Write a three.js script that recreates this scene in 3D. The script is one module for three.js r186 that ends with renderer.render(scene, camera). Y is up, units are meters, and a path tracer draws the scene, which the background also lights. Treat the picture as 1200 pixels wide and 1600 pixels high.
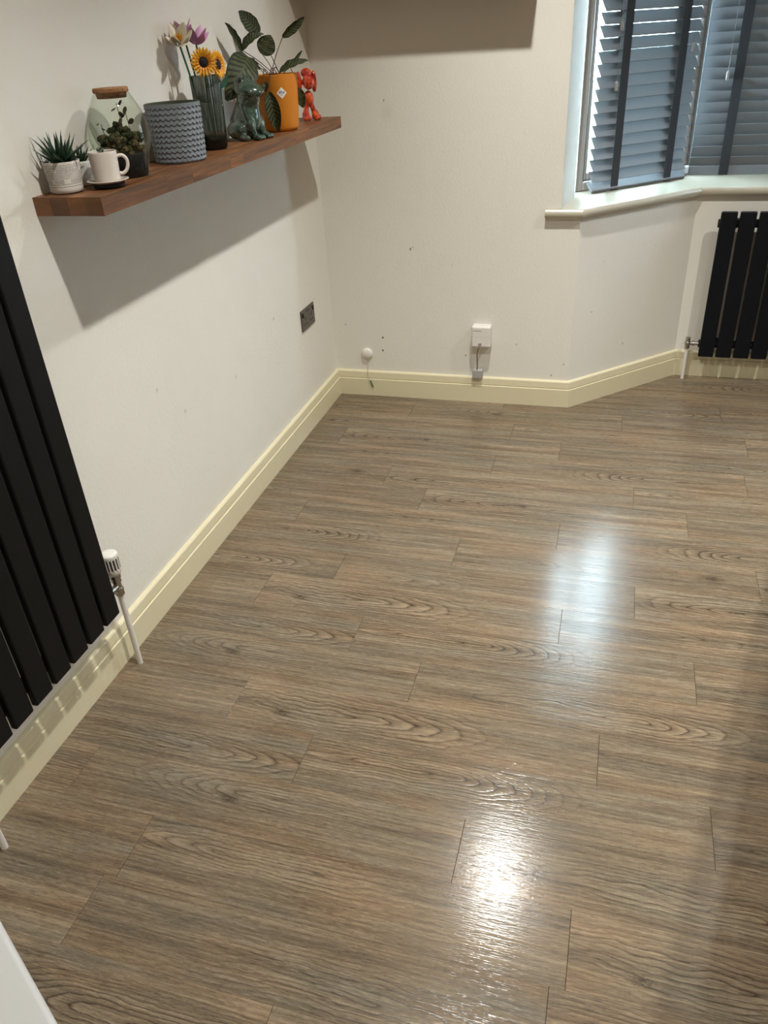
import * as THREE from 'three';
import { RoundedBoxGeometry } from 'three/addons/geometries/RoundedBoxGeometry.js';
import { mergeGeometries, mergeVertices } from 'three/addons/utils/BufferGeometryUtils.js';
import { MarchingCubes } from 'three/addons/objects/MarchingCubes.js';

/* ---------- camera, sky, exposure ---------- */
const renderer = new THREE.WebGLRenderer({ antialias: true });
renderer.toneMapping = THREE.LinearToneMapping;
renderer.toneMappingExposure = 0.05;
renderer.shadowMap.enabled = true;
const scene = new THREE.Scene();
const camera = new THREE.PerspectiveCamera(66.98, 0.75, 0.05, 60);
camera.position.set(1.2164, 1.4472, 3.2281);
camera.rotation.order = 'YXZ';
camera.rotation.set(-0.5553, 0.3091, -0.0639);
const SKY = 780;                                   // even overcast sky
scene.background = new THREE.Color().setRGB(0.64 * SKY, 0.87 * SKY, 1.0 * SKY);
const LAMP = 204, LAMP_COLOR = new THREE.Color().setRGB(1.0, 0.985, 0.93);
const LAMP_SPOTS = [[0.93, 0.76], [0.93, 1.98], [2.3, 0.76], [2.13, 1.98], [0.93, 4.95], [2.13, 4.95]];

/* ---------- helpers ---------- */
const CEIL = 2.4;
let seed = 7;
function rnd(a = 0, b = 1) { seed = (seed * 1664525 + 1013904223) >>> 0; return a + (b - a) * seed / 4294967296; }
const V = (x, y, z) => new THREE.Vector3(x, y, z);
const used = {};
function numbered(n) { const k = used[n] = (used[n] ?? -1) + 1; return k ? n + '_' + String(k).padStart(3, '0') : n; }
function mesh(name, geo, mat, parent) {
  const m = new THREE.Mesh(geo, mat); m.name = name; m.castShadow = m.receiveShadow = true;
  if (parent) parent.add(m);
  return m;
}
function thing(name, label, category, at = [0, 0, 0], turn = 0, group) {
  const g = new THREE.Group(); g.name = numbered(name); g.position.set(...at); g.rotation.y = turn;
  g.userData = { label, category }; if (group) g.userData.group = group;
  scene.add(g); return g;
}
function struct(name, geo, mat, label, category) {
  const m = mesh(name, geo, mat, scene); m.userData = { kind: 'structure', label, category }; return m;
}
const std = (o) => new THREE.MeshStandardMaterial(o), phy = (o) => new THREE.MeshPhysicalMaterial(o);
function flat(g) { return g.index ? g.toNonIndexed() : g; }
function merge(list) {
  const gs = list.map((g) => { const c = flat(g); for (const k of Object.keys(c.attributes)) if (!['position', 'normal', 'uv'].includes(k)) c.deleteAttribute(k); return c; });
  return mergeGeometries(gs);
}
function box(x0, x1, y0, y1, z0, z1) { const g = new THREE.BoxGeometry(x1 - x0, y1 - y0, z1 - z0); g.translate((x0 + x1) / 2, (y0 + y1) / 2, (z0 + z1) / 2); return g; }
function rbox(w, h, d, r, at = [0, 0, 0], seg = 2) { const g = new RoundedBoxGeometry(w, h, d, seg, r); g.translate(...at); return g; }
function prism(poly, y0, y1) {
  const s = new THREE.Shape(poly.map(([x, z]) => new THREE.Vector2(x, -z)));
  const g = new THREE.ExtrudeGeometry(s, { depth: y1 - y0, bevelEnabled: false });
  g.rotateX(-Math.PI / 2); g.translate(0, y0, 0); return g;
}
function worldUV(g0) {                               // uv in metres, by the way a face points
  const g = flat(g0), p = g.attributes.position, n = g.attributes.normal, uv = new Float32Array(p.count * 2);
  for (let i = 0; i < p.count; i++) {
    const ax = Math.abs(n.getX(i)), ay = Math.abs(n.getY(i)), az = Math.abs(n.getZ(i));
    if (ay > ax && ay > az) { uv[2 * i] = p.getX(i); uv[2 * i + 1] = p.getZ(i); }
    else if (ax > az) { uv[2 * i] = p.getZ(i); uv[2 * i + 1] = p.getY(i); }
    else { uv[2 * i] = p.getX(i); uv[2 * i + 1] = p.getY(i); }
  }
  g.setAttribute('uv', new THREE.BufferAttribute(uv, 2)); return g;
}
// sweep of an open profile [[out, y], ...] along a plan path with mitred corners; ends may be cut or capped
function sweep(path, profile, closedProfile = true, side = 1) {
  const n = path.length, dirs = [];
  for (let i = 0; i < n - 1; i++) { const d = new THREE.Vector2(path[i + 1][0] - path[i][0], path[i + 1][1] - path[i][1]).normalize(); dirs.push(d); }
  const nor = dirs.map((d) => new THREE.Vector2(-d.y * side, d.x * side));
  const mit = path.map((_, i) => {
    const a = nor[Math.max(0, i - 1)], b = nor[Math.min(n - 2, i)], m = a.clone().add(b).normalize(); return m.divideScalar(m.dot(a));
  });
  const prof = closedProfile ? [...profile, profile[0]] : profile, pos = [], idx = [];
  const pt = (i, q) => [path[i][0] + mit[i].x * q[0], q[1], path[i][1] + mit[i].y * q[0]];
  const quad = (a, b, c, d) => { pos.push(...a, ...b, ...c, ...a, ...c, ...d); };
  for (let i = 0; i < n - 1; i++) for (let k = 0; k < prof.length - 1; k++) quad(pt(i, prof[k]), pt(i + 1, prof[k]), pt(i + 1, prof[k + 1]), pt(i, prof[k + 1]));
  for (const e of [0, n - 1]) { const tri = THREE.ShapeUtils.triangulateShape(profile.map((q) => new THREE.Vector2(q[0], q[1])), []); for (const t of tri) for (const j of t) pos.push(...pt(e, profile[j])); }
  const g = new THREE.BufferGeometry(); g.setAttribute('position', new THREE.Float32BufferAttribute(pos, 3)); g.computeVertexNormals();
  g.setAttribute('uv', new THREE.Float32BufferAttribute(new Float32Array(pos.length / 3 * 2), 2)); return g;
}
function tube(pts, r, seg = 24, rad = 8) { return new THREE.TubeGeometry(new THREE.CatmullRomCurve3(pts.map((q) => q.isVector3 ? q : V(...q))), seg, r, rad, false); }
function lathe(prof, seg = 48) { return new THREE.LatheGeometry(prof.map(([r, y]) => new THREE.Vector2(r, y)), seg); }
function cyl(r0, r1, h, at = [0, 0, 0], seg = 24) { const g = new THREE.CylinderGeometry(r1, r0, h, seg); g.translate(at[0], at[1] + h / 2, at[2]); return g; }
function ball(r, at, s = [1, 1, 1], seg = 20) { const g = new THREE.SphereGeometry(r, seg, Math.max(8, seg * 0.7 | 0)); g.scale(...s); g.translate(...at); return g; }
// smooth field meshing for sculpted shapes
function sculpt(field, c, half, res) {
  const mc = new MarchingCubes(res, new THREE.MeshBasicMaterial(), false, false, 120000); mc.isolation = 0;
  for (let k = 0; k < res; k++) for (let j = 0; j < res; j++) for (let i = 0; i < res; i++) {
    const h = res / 2; mc.field[i + j * res + k * res * res] = -field(c[0] + (i - h) / h * half, c[1] + (j - h) / h * half, c[2] + (k - h) / h * half);
  }
  mc.update();
  const g = new THREE.BufferGeometry(); let p = mc.positionArray.slice(0, mc.count * 3);
  g.setAttribute('position', new THREE.Float32BufferAttribute(p, 3)); g.scale(half, half, half); g.translate(...c);
  const w = mergeVertices(g, half * 1e-4); w.computeVertexNormals();
  const q = w.attributes.position, uv = new Float32Array(q.count * 2);
  for (let i = 0; i < q.count; i++) { uv[2 * i] = q.getX(i) + q.getZ(i); uv[2 * i + 1] = q.getY(i); }
  w.setAttribute('uv', new THREE.BufferAttribute(uv, 2)); return w;
}
const smin = (a, b, k) => { const h = Math.max(k - Math.abs(a - b), 0) / k; return Math.min(a, b) - h * h * k * 0.25; };
function capsule(x, y, z, a, b, ra, rb) {
  const bx = b[0] - a[0], by = b[1] - a[1], bz = b[2] - a[2], px = x - a[0], py = y - a[1], pz = z - a[2];
  const t = Math.min(1, Math.max(0, (px * bx + py * by + pz * bz) / (bx * bx + by * by + bz * bz + 1e-12)));
  return Math.hypot(px - bx * t, py - by * t, pz - bz * t) - (ra + (rb - ra) * t);
}
const ell = (x, y, z, c, r) => { const k = Math.hypot((x - c[0]) / r[0], (y - c[1]) / r[1], (z - c[2]) / r[2]); return (k - 1) * Math.min(...r); };

/* ---------- noise and textures ---------- */
const PERM = new Float32Array(65536); { let s = 12345; for (let i = 0; i < 65536; i++) { s = (s * 1103515245 + 12345) >>> 0; PERM[i] = (s >>> 8) / 16777216; } }
const hash = (x, y) => PERM[((x * 73 + y * 1931 + ((x * y) & 255) * 7) & 65535)];
function noise(x, y) {
  const xi = Math.floor(x), yi = Math.floor(y), fx = x - xi, fy = y - yi, u = fx * fx * (3 - 2 * fx), v = fy * fy * (3 - 2 * fy);
  const a = hash(xi, yi), b = hash(xi + 1, yi), c = hash(xi, yi + 1), d = hash(xi + 1, yi + 1);
  return a + (b - a) * u + (c - a) * v + (a - b - c + d) * u * v;
}
const fbm = (x, y, o = 4) => { let s = 0, a = 0.5, t = 0; for (let i = 0; i < o; i++) { s += a * noise(x, y); t += a; a *= 0.5; x = x * 2.03 + 17.1; y = y * 2.03 + 9.7; } return s / t; };
const clamp = (x, a = 0, b = 1) => Math.min(b, Math.max(a, x));
const mix = (a, b, t) => a + (b - a) * t;
function tex(w, h, fn, srgb = true, repeat) {
  const d = new Uint8Array(w * h * 4);
  for (let j = 0; j < h; j++) for (let i = 0; i < w; i++) { const c = fn(i, j); const k = 4 * (j * w + i); d[k] = clamp(c[0], 0, 255); d[k + 1] = clamp(c[1], 0, 255); d[k + 2] = clamp(c[2], 0, 255); d[k + 3] = 255; }
  const t = new THREE.DataTexture(d, w, h); t.magFilter = THREE.LinearFilter; t.minFilter = THREE.LinearFilter; t.wrapS = t.wrapT = THREE.RepeatWrapping;
  if (srgb) t.colorSpace = THREE.SRGBColorSpace;
  if (repeat) t.repeat.set(...repeat);
  t.needsUpdate = true; return t;
}
function canvasTex(w, h, draw) {
  const c = document.createElement('canvas'); c.width = w; c.height = h; const g = c.getContext('2d'); draw(g, w, h);
  const t = new THREE.CanvasTexture(c); t.colorSpace = THREE.SRGBColorSpace; return t;
}

/* ---------- materials ---------- */
const rollerBump = tex(256, 256, (i, j) => { const v = 255 * (0.6 * noise(i * 0.25, j * 0.25) + 0.4 * noise(i * 0.6 + 40, j * 0.6)); return [v, v, v]; }, false, [2.5, 2.5]);
const WALL = [236, 233, 223];
const wallPaint = std({ color: new THREE.Color(`rgb(${WALL})`), roughness: 0.75, bumpMap: rollerBump, bumpScale: 0.0004 });
// wall paint with the small scuffs and knocks it has; u, v in metres over w x h
function scuffedPaint(w, h, marks) {
  const N = 1024, t = tex(N, N, (i, j) => {
    const x = i / N * w, y = j / N * h; let s = 1 - 0.02 * (fbm(x * 3, y * 3, 3) - 0.5);
    for (const [mx, my, r, k] of marks) { const d = Math.hypot((x - mx) * (1 + 0.5 * noise(my * 90, 3)), y - my) / r; if (d < 1.6) s *= 1 - k * clamp(1.3 - d + 0.7 * (noise(x * 900, y * 900) - 0.5)); }
    return [WALL[0] * s, WALL[1] * s, WALL[2] * s * (s < 0.97 ? 0.99 : 1)];
  }, true, [1 / w, 1 / h]);
  return std({ map: t, roughness: 0.75, bumpMap: rollerBump, bumpScale: 0.0004 });
}
const cream = phy({ color: 0xe3dab9, roughness: 0.32, clearcoat: 0.15, clearcoatRoughness: 0.25 });
const sillPaint = phy({ color: 0xbdb7a5, roughness: 0.25, clearcoat: 0.3, clearcoatRoughness: 0.15 });
const upvc = phy({ color: 0xeef0f0, roughness: 0.3 });
const ceilingPaint = std({ color: 0xf2f0ec, roughness: 0.9 });
const anthracite = phy({ color: 0x0b0b0c, roughness: 0.55, specularIntensity: 0.5 });
const blackPaint = phy({ color: 0x070a12, roughness: 0.5, specularIntensity: 0.5 });
const slatPaint = phy({ color: 0x868d94, roughness: 0.38 });
const tapeCloth = std({ color: 0x3a3d42, roughness: 0.95 });
const cordMat = std({ color: 0x8a8f93, roughness: 0.9 });
const whitePlastic = phy({ color: 0xe9e6df, roughness: 0.4 });
const greyPlastic = phy({ color: 0xa8a6a2, roughness: 0.5 });
const chrome = phy({ color: 0xb8b4ae, metalness: 1, roughness: 0.22 });
const gunmetal = phy({ color: 0x6b655f, metalness: 0.8, roughness: 0.42 });
const blackPlastic = std({ color: 0x0a0908, roughness: 0.5 });
const glass = phy({ color: 0xffffff, transmission: 1, roughness: 0, thickness: 0, ior: 1.5 });

/* ---------- floor: vinyl planks, 151 x 905 mm, laid along x ---------- */
const PW = 0.1508, PL = 0.905, ROW0 = 2.328;
const TW = 1152, TH = 192;
function grain(k) {
  const f = new Float32Array(TW * TH), tint = new Float32Array(TW * TH);
  const r = (a, b) => mix(a, b, PERM[(k * 7919 + (r.n = (r.n || 0) + 1) * 104729) & 65535]);
  const u0 = r(0.15, 0.75), vc = r(0.045, 0.105), sl = r(0.03, 0.06), sr = r(0.13, 0.22), e0 = r(0.0, 0.012), ox = k * 37.7, ring = r(0.0078, 0.0105);
  const flip = r(0, 1) > 0.62 ? -1 : 1, strength = [1, 0.45, 1, 0.6, 1, 0.4, 0.9, 0.7, 1, 0.5, 0.95, 0.8][k % 12];
  const knots = []; const nk = k % 3 === 0 ? 1 : 0; for (let i = 0; i < nk; i++) knots.push([r(0.1, 0.8), r(0.03, 0.12), r(0.006, 0.011)]);
  for (let j = 0; j < TH; j++) for (let i = 0; i < TW; i++) {
    let u = i / TW * PL, v = j / TH * PW; const uu = flip > 0 ? u : PL - u;
    let kn = 0, dk = 0;
    for (const [a, b, q] of knots) { const du = (u - a) / 2.3, dv = v - b, d = Math.hypot(du, dv) / q; kn = Math.max(kn, Math.exp(-d * d * 0.55)); dk += Math.exp(-d * 0.42) * Math.sign(dv || 1) * q * 0.9; }
    const wv = v + dk + 0.026 * (fbm(u * 5 + ox, v * 9, 3) - 0.5) + 0.006 * (fbm(u * 24 + ox, v * 34, 3) - 0.5);
    const du = uu - u0, d = e0 + (du > 0 ? sr : sl) * du;
    const h = Math.sqrt(d * d + (wv - vc) * (wv - vc) * 1.0);
    const ph = h / ring + 0.9 * fbm(u * 12 + ox, v * 45, 3), fr = ph - Math.floor(ph);
    const fade = strength * clamp(1.5 - Math.abs(wv - vc) / 0.05) * clamp(1.6 - Math.abs(du) / (du > 0 ? 0.20 : 0.34));
    const ringTone = 0.75 * fr - 0.30 - 0.75 * Math.exp(-Math.pow(Math.min(fr, 1 - fr) / 0.11, 2));
    const fibre = fbm(u * 75 + ox, v * 1150, 2) - 0.5, streak = fbm(u * 8 + ox * 2, v * 300, 3) - 0.5, broad = fbm(u * 2.6 + ox, v * 34, 3) - 0.5;
    const pore = noise(u * 130 + ox, v * 1500) > 0.82 ? -1 : 0, pale = noise(u * 95 + ox + 55, v * 1400 + 31) > 0.86 ? 1 : 0;
    let s = 0.53 + 0.50 * fade * ringTone + 0.46 * fibre + 0.52 * streak + 0.40 * broad + 0.13 * pore + 0.11 * pale - 0.22 * kn;
    if (kn > 0.1) s -= 0.34 * kn * (noise(u * 420, v * 900) > 0.5 ? 1 : 0.1);
    f[j * TW + i] = clamp(s); tint[j * TW + i] = fbm(u * 4 + ox + 80, v * 22 + 5, 3);
  }
  return [f, tint];
}
const plankMats = [];
for (let k = 0; k < 12; k++) {
  const [f, tint] = grain(k);
  const map = tex(TW, TH, (i, j) => {
    const s = f[j * TW + i], t = (tint[j * TW + i] - 0.5) * 2, a = Math.pow(s, 0.95);
    const r = mix(64, 158, a), g = mix(54, 141, a), b = mix(43, 118, a);
    return [r * (1 + 0.06 * t), g, b * (1 - 0.05 * t)];
  });
  const bump = tex(TW, TH, (i, j) => { const s = f[j * TW + i] * 255; return [s, s, s]; }, false);
  const rough = tex(TW, TH, (i, j) => { const s = 255 * clamp(0.225 - 0.10 * f[j * TW + i]); return [0, s, 0]; }, false);
  const tone = [1, 0.95, 1.04, 0.98][k % 4];
  plankMats.push(phy({ color: new THREE.Color(tone, tone * 0.995, tone * 0.985), map, bumpMap: bump, bumpScale: 0.00028, roughness: 1, roughnessMap: rough, ior: 1.5, specularIntensity: 0.75 }));
}
const subfloor = struct('floor', box(-0.1, 4.0, -0.12, -0.006, -0.65, 5.65), std({ color: 0x4a4038, roughness: 0.95 }), 'grey brown wood effect plank floor of the room', 'floor');
const plankGeoCache = {};
function plankGeo(a, b) {                             // piece of a plank from a to b metres along its length, chamfered top edges, uv = place on the plank
  const key = a.toFixed(3) + ',' + b.toFixed(3); if (plankGeoCache[key]) return plankGeoCache[key];
  const e = 0.0005, gz = 0.00005, ge = 0.00035, y1 = 0, y0 = -0.0055, pos = [], uv = [];
  const lo = [[a + ge, gz], [b - ge, gz], [b - ge, PW - gz], [a + ge, PW - gz]], hi = [[a + ge + e, gz + e * 0.2], [b - ge - e, gz + e * 0.2], [b - ge - e, PW - gz - e * 0.2], [a + ge + e, PW - gz - e * 0.2]];
  const P = (q, y) => [q[0], y, q[1]];
  const quad = (A, B, C, D) => { for (const q of [A, B, C, A, C, D]) { pos.push(...q); uv.push(q[0] / PL, q[2] / PW); } };
  quad(P(hi[3], y1), P(hi[2], y1), P(hi[1], y1), P(hi[0], y1));
  for (let i = 0; i < 4; i++) { const j = (i + 1) % 4; quad(P(hi[i], y1), P(hi[j], y1), P(lo[j], y1 - e), P(lo[i], y1 - e)); quad(P(lo[i], y1 - e), P(lo[j], y1 - e), P(lo[j], y0), P(lo[i], y0)); }
  const g = new THREE.BufferGeometry(); g.setAttribute('position', new THREE.Float32BufferAttribute(pos, 3)); g.setAttribute('uv', new THREE.Float32BufferAttribute(uv, 2)); g.computeVertexNormals();
  return plankGeoCache[key] = g;
}
const JOINT = { '-1': 1.254, 0: 1.02, 1: 1.522, 2: 1.286, 3: 0.814, 4: 1.511, 5: 1.162, 6: 1.361, 7: 1.709, 8: 1.116, 9: 0.62, 10: 1.352, 11: 0.83, 12: 1.07, 13: 1.767, 14: 1.3, 15: 1.695, 16: 1.1 };
{
  let n = 0;
  for (let k = -22; k <= 18; k++) {
    const z0 = ROW0 - PW * (k + 0), j = JOINT[k] ?? rnd(0.9, 1.8);   // row k lies between z0 and z0 - PW... its far edge first
    const zFar = z0 - PW; let x = j; while (x > -0.02) x -= PL;
    const xMin = zFar < -0.1 ? 0.95 : -0.05, xMax = zFar < -0.1 ? 3.5 : 3.95;
    for (; x < xMax; x += PL) {
      const a = Math.max(0, xMin - x), b = Math.min(PL, xMax - x); if (b - a < 0.03) continue;
      const m = mesh(n ? 'plank_' + String(n).padStart(3, '0') : 'plank', plankGeo(a, b), plankMats[(n * 5 + (k + 40) * 7) % 12], subfloor);
      m.position.set(x, 0, zFar); n++;
    }
  }
}

/* ---------- walls, ceiling ---------- */
const W = 1.06, CX = 1.511, CZ = -0.446, BR = 2.95, MX = 2 * (CX + BR) / 2, mir = (poly) => poly.map(([x, z]) => [MX - x, z]).reverse();
const RX = 3.9, FZ = 5.5, HEAD = 2.12, SILL = 0.827, SB = 0.792;
struct('wall_left', worldUV(box(-0.15, 0, 0, CEIL, -0.25, FZ + 0.15)), scuffedPaint(4, 2.4, [[0.62, 0.555, 0.006, 0.25], [1.45, 0.62, 0.008, 0.1], [1.33, 0.5, 0.007, 0.12], [0.98, 0.47, 0.01, 0.08], [0.2, 0.5, 0.006, 0.12]]), 'plain off white painted wall behind the wooden shelf', 'wall');
const bp1 = [[0, 0], [W, 0], [0.814, -0.249], [0, -0.249]], bp2 = [[0, 0], [0.985, 0], [1.017, -0.225], [0.93, -0.33], [0, -0.249]];
struct('wall_back', worldUV(merge([prism(bp1, 0, SB), prism(bp2, SB, CEIL)])), scuffedPaint(1.2, 2.4, [[0.375, 0.665, 0.006, 0.5], [0.385, 0.672, 0.003, 0.4], [0.29, 1.22, 0.004, 0.45], [0.3, 1.18, 0.035, 0.03], [0.232, 0.275, 0.0045, 0.9], [0.229, 0.215, 0.005, 0.8], [0.06, 0.33, 0.004, 0.3], [0.61, 0.21, 0.004, 0.5], [0.83, 0.27, 0.004, 0.2], [0.985, 0.137, 0.005, 0.3], [1.035, 0.19, 0.004, 0.3], [0.55, 0.6, 0.004, 0.1]]), 'off white wall end between the corner and the bay', 'wall');
struct('wall_back_right', worldUV(merge([prism(mir(bp1).map(([x, z]) => [x, z]), 0, SB), prism(mir(bp2), SB, CEIL)])), wallPaint, 'off white wall on the far side of the bay', 'wall');
const bayL = [[W, 0], [CX, CZ], [1.367, -0.796], [0.814, -0.249]], bayB = [[CX, CZ], [BR, CZ], [MX - 1.367, -0.796], [1.367, -0.796]];
const lintL = [[0.985, 0], [1.6, -0.6], [1.5, -0.9], [0.93, -0.33]], lintB = [[1.6, -0.6], [MX - 1.6, -0.6], [MX - 1.5, -0.9], [1.5, -0.9]];
struct('wall_bay_left', worldUV(merge([prism(bayL, 0, SB), prism(lintL, HEAD, CEIL)])), scuffedPaint(1.6, 2.4, [[1.13, 0.4, 0.0035, 0.25], [1.16, 0.6, 0.003, 0.15], [1.36, 0.62, 0.003, 0.12], [1.27, 0.22, 0.005, 0.2]]), 'angled off white wall under the side window of the bay', 'wall');
struct('wall_bay_back', worldUV(merge([prism(bayB, 0, SB), prism(lintB, HEAD, CEIL)])), wallPaint, 'off white wall under the front window of the bay', 'wall');
struct('wall_bay_right', worldUV(merge([prism(mir(bayL), 0, SB), prism(mir(lintL), HEAD, CEIL)])), wallPaint, 'angled off white wall on the other side of the bay', 'wall');
struct('wall_right', worldUV(box(RX, RX + 0.15, 0, CEIL, -0.25, FZ + 0.15)), wallPaint, 'off white wall on the right', 'wall');
struct('wall_front', worldUV(box(0, RX, 0, CEIL, FZ, FZ + 0.15)), wallPaint, 'off white wall behind the camera', 'wall');
struct('wall_back_end', worldUV(box(MX, RX, 0, CEIL, -0.249, 0)), wallPaint, 'off white wall at the right end', 'wall');
struct('ceiling', worldUV(box(-0.15, RX + 0.15, CEIL, CEIL + 0.12, -1.0, FZ + 0.15)), ceilingPaint, 'flat white ceiling', 'ceiling');

/* ---------- baseboards ---------- */
const BB = [[0, 0], [0.018, 0], [0.018, 0.0795], [0.0165, 0.0805], [0.0140, 0.0810], [0.0140, 0.0835], [0.0150, 0.0860], [0.0130, 0.1120], [0.0105, 0.1160], [0.006, 0.118], [0, 0.118]];
{ // one length for each wall; each is cut from a mitred run by keeping its own leg
  const run = [[0, FZ], [0, 0], [W, 0], [CX, CZ], [BR, CZ], [MX - W, 0], [RX, 0]];
  const names = [['baseboard_left', 'cream grooved baseboard along the shelf wall'], ['baseboard_back', 'cream grooved baseboard between the corner and the bay'], ['baseboard_bay_left', 'cream grooved baseboard on the angled bay wall'], ['baseboard_bay_back', 'cream grooved baseboard behind the small radiator'], ['baseboard_bay_right', 'cream baseboard on the far angled bay wall'], ['baseboard_back_right', 'cream baseboard right of the bay']];
  const full = sweep(run, BB, true, 1), per = BB.length * 6, p = full.attributes.position.array, nn = full.attributes.normal.array;
  names.forEach(([n, l], i) => {
    const g = new THREE.BufferGeometry(); g.setAttribute('position', new THREE.Float32BufferAttribute(p.slice(i * per * 3, (i + 1) * per * 3), 3));
    g.setAttribute('normal', new THREE.Float32BufferAttribute(nn.slice(i * per * 3, (i + 1) * per * 3), 3));
    struct(n, g, cream, l, 'baseboard');
  });
}

/* ---------- bay window: sill, frames, panes ---------- */
{
  const T = 0.0175, nose = [[0, SB], [0.012, SB]]; for (let i = 0; i <= 10; i++) { const a = -Math.PI / 2 + Math.PI * i / 10; nose.push([0.012 + 0.0145 * Math.cos(a), SB + T + T * Math.sin(a)]); }
  nose.push([0, SILL]);
  const path = [[0.925, 0], [W, 0], [CX, CZ], [BR, CZ], [MX - W, 0], [MX - 0.925, 0]];
  const slab = prism([[0.925, 0], [W, 0], [CX, CZ], [BR, CZ], [MX - W, 0], [MX - 0.925, 0], [MX - 0.985, 0], [MX - 1.017, -0.225], [MX - 0.99, -0.32], [MX - 1.48, -0.79], [1.48, -0.79], [0.99, -0.32], [1.017, -0.225], [0.985, 0]], SB + 0.0005, SILL);
  const s = sweep(path, nose, true, 1);
  struct('trim_1', merge([slab, s]), sillPaint, 'cream rounded window sill running round the bay', 'window sill');
}
const bd = new THREE.Vector2(1.447 - 1.072, -0.647 + 0.304).normalize(), bo = new THREE.Vector2(bd.y, -bd.x);   // along the left blind; outward
function frameWindow(name, label, A, B, posts) {        // A, B: plan ends of the frame's centre line
  const g = new THREE.Group(); g.name = name; g.userData = { kind: 'structure', label, category: 'window' }; scene.add(g);
  const L = Math.hypot(B[0] - A[0], B[1] - A[1]); g.position.set(A[0], SILL, A[1]); g.rotation.y = -Math.atan2(B[1] - A[1], B[0] - A[0]);
  const H = HEAD - SILL, w = 0.036, d = 0.06;
  for (const x of [0, L]) mesh('frame_post', rbox(w, H, d, 0.006, [x, H / 2, 0]), upvc, g);
  for (const y of [w / 2, H - w / 2]) mesh('frame_rail', rbox(L - w, w, d, 0.006, [L / 2, y, 0]), upvc, g);
  const bays = [0, ...posts, L];
  for (const x of posts) mesh('mullion', rbox(w, H - 2 * w, d, 0.006, [x, H / 2, 0]), upvc, g);
  for (let i = 0; i < bays.length - 1; i++) {
    const x0 = bays[i] + w / 2, x1 = bays[i + 1] - w / 2, y0 = w, y1 = H - w, s = 0.032;
    for (const x of [x0 + s / 2, x1 - s / 2]) mesh('sash_stile', rbox(s, y1 - y0, 0.05, 0.008, [x, H / 2, -0.012]), upvc, g);
    for (const y of [y0 + s / 2, y1 - s / 2]) mesh('sash_rail', rbox(x1 - x0 - 2 * s, s, 0.05, 0.008, [(x0 + x1) / 2, y, -0.012]), upvc, g);
    const pane = new THREE.PlaneGeometry(x1 - x0 - 2 * s, y1 - y0 - 2 * s); pane.translate((x0 + x1) / 2, H / 2, -0.018); mesh('pane', pane, glass, g);
  }
}
const fo = 0.085, WL0 = [1.072 + bo.x * fo - bd.x * 0.008, -0.304 + bo.y * fo - bd.y * 0.008], tR = (-0.815 - (-0.304 + bo.y * fo)) / bd.y, WL1 = [1.072 + bo.x * fo + bd.x * tR, -0.815];
frameWindow('window_1', 'white side window of the bay behind the open grey blind', WL0, [WL1[0] - bd.x * 0.04, WL1[1] - bd.y * 0.04], []);
frameWindow('window_2', 'white front window of the bay behind the closed grey blind', [WL1[0] + 0.03, -0.815], [MX - WL1[0] - 0.03, -0.815], [0.75]);
frameWindow('window_3', 'white side window of the bay out of sight on the right', [MX - WL1[0] + bd.x * 0.04, WL1[1] - bd.y * 0.04], [MX - WL0[0], WL0[1]], []);
for (const s of [0, 1]) { const x = s ? MX - WL1[0] : WL1[0]; const m = mesh('trim_' + (2 + s), cyl(0.032, 0.032, HEAD - SILL, [x, SILL, -0.815], 16), upvc, scene); m.userData = { kind: 'structure', label: s ? 'white corner post of the bay on the right' : 'white corner post between the two window blinds', category: 'window post' }; }

/* ---------- venetian blinds ---------- */
function blind(label, A, B, y0, pitch, tilt, tapes, toggles, top = HEAD - 0.02) {
  const L = Math.hypot(B[0] - A[0], B[1] - A[1]), g = thing('venetian_blind', label, 'blind', [A[0], SILL, A[1]], -Math.atan2(B[1] - A[1], B[0] - A[0]));
  const SW = 0.05, th = 0.003;
  const sg = new RoundedBoxGeometry(L, th, SW, 1, 0.0012); sg.translate(L / 2, 0, 0);
  let n = 0;
  for (let y = y0; y < top - 0.06; y += pitch) { const m = mesh('slat', sg, slatPaint, g); m.position.y = y - SILL; m.rotation.x = tilt; n++; }
  const br = mesh('bottom_rail', rbox(L, 0.016, 0.05, 0.003, [L / 2, 0, 0]), slatPaint, g); br.position.y = y0 - SILL - pitch * 0.92; br.rotation.x = Math.max(0, tilt) * 0.75 + (tilt < 0 ? 1.45 : 0);
  mesh('head_rail', rbox(L, 0.05, 0.055, 0.004, [L / 2, top - SILL - 0.03, 0]), slatPaint, g);
  const hz = SW / 2 * Math.cos(tilt), yb = br.position.y - 0.03;
  for (const x of tapes) for (const s of [1, -1]) {
    const z = s * (hz + 0.0035); mesh('ladder_tape', box(x - 0.019, x + 0.019, br.position.y - s * 0.017 - 0.004, top - SILL - 0.05, z - 0.0006, z + 0.0006), tapeCloth, g);
  }
  for (const [x, y, dx] of toggles) {
    mesh('pull_cord', tube([[x, top - SILL - 0.05, hz + 0.012], [x + dx, (y - SILL + top - SILL) / 2, hz + 0.013], [x, y - SILL, hz + 0.013]], 0.0008, 12, 5), cordMat, g);
    mesh('cord_toggle', merge([rbox(0.011, 0.032, 0.011, 0.003, [x, y - SILL - 0.014, hz + 0.013]), cyl(0.0025, 0.0025, 0.006, [x, y - SILL, hz + 0.013], 8)]), greyPlastic, g);
  }
  return g;
}
blind('open grey slatted blind with two dark tapes at the angled window', [1.072, -0.304], [1.447, -0.647], 0.888, 0.0426, 0.95, [0.115, 0.405], [[0.072, 1.428, 0.003], [0.07, 1.228, -0.002], [0.448, 1.338, 0.002]]);
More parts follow.
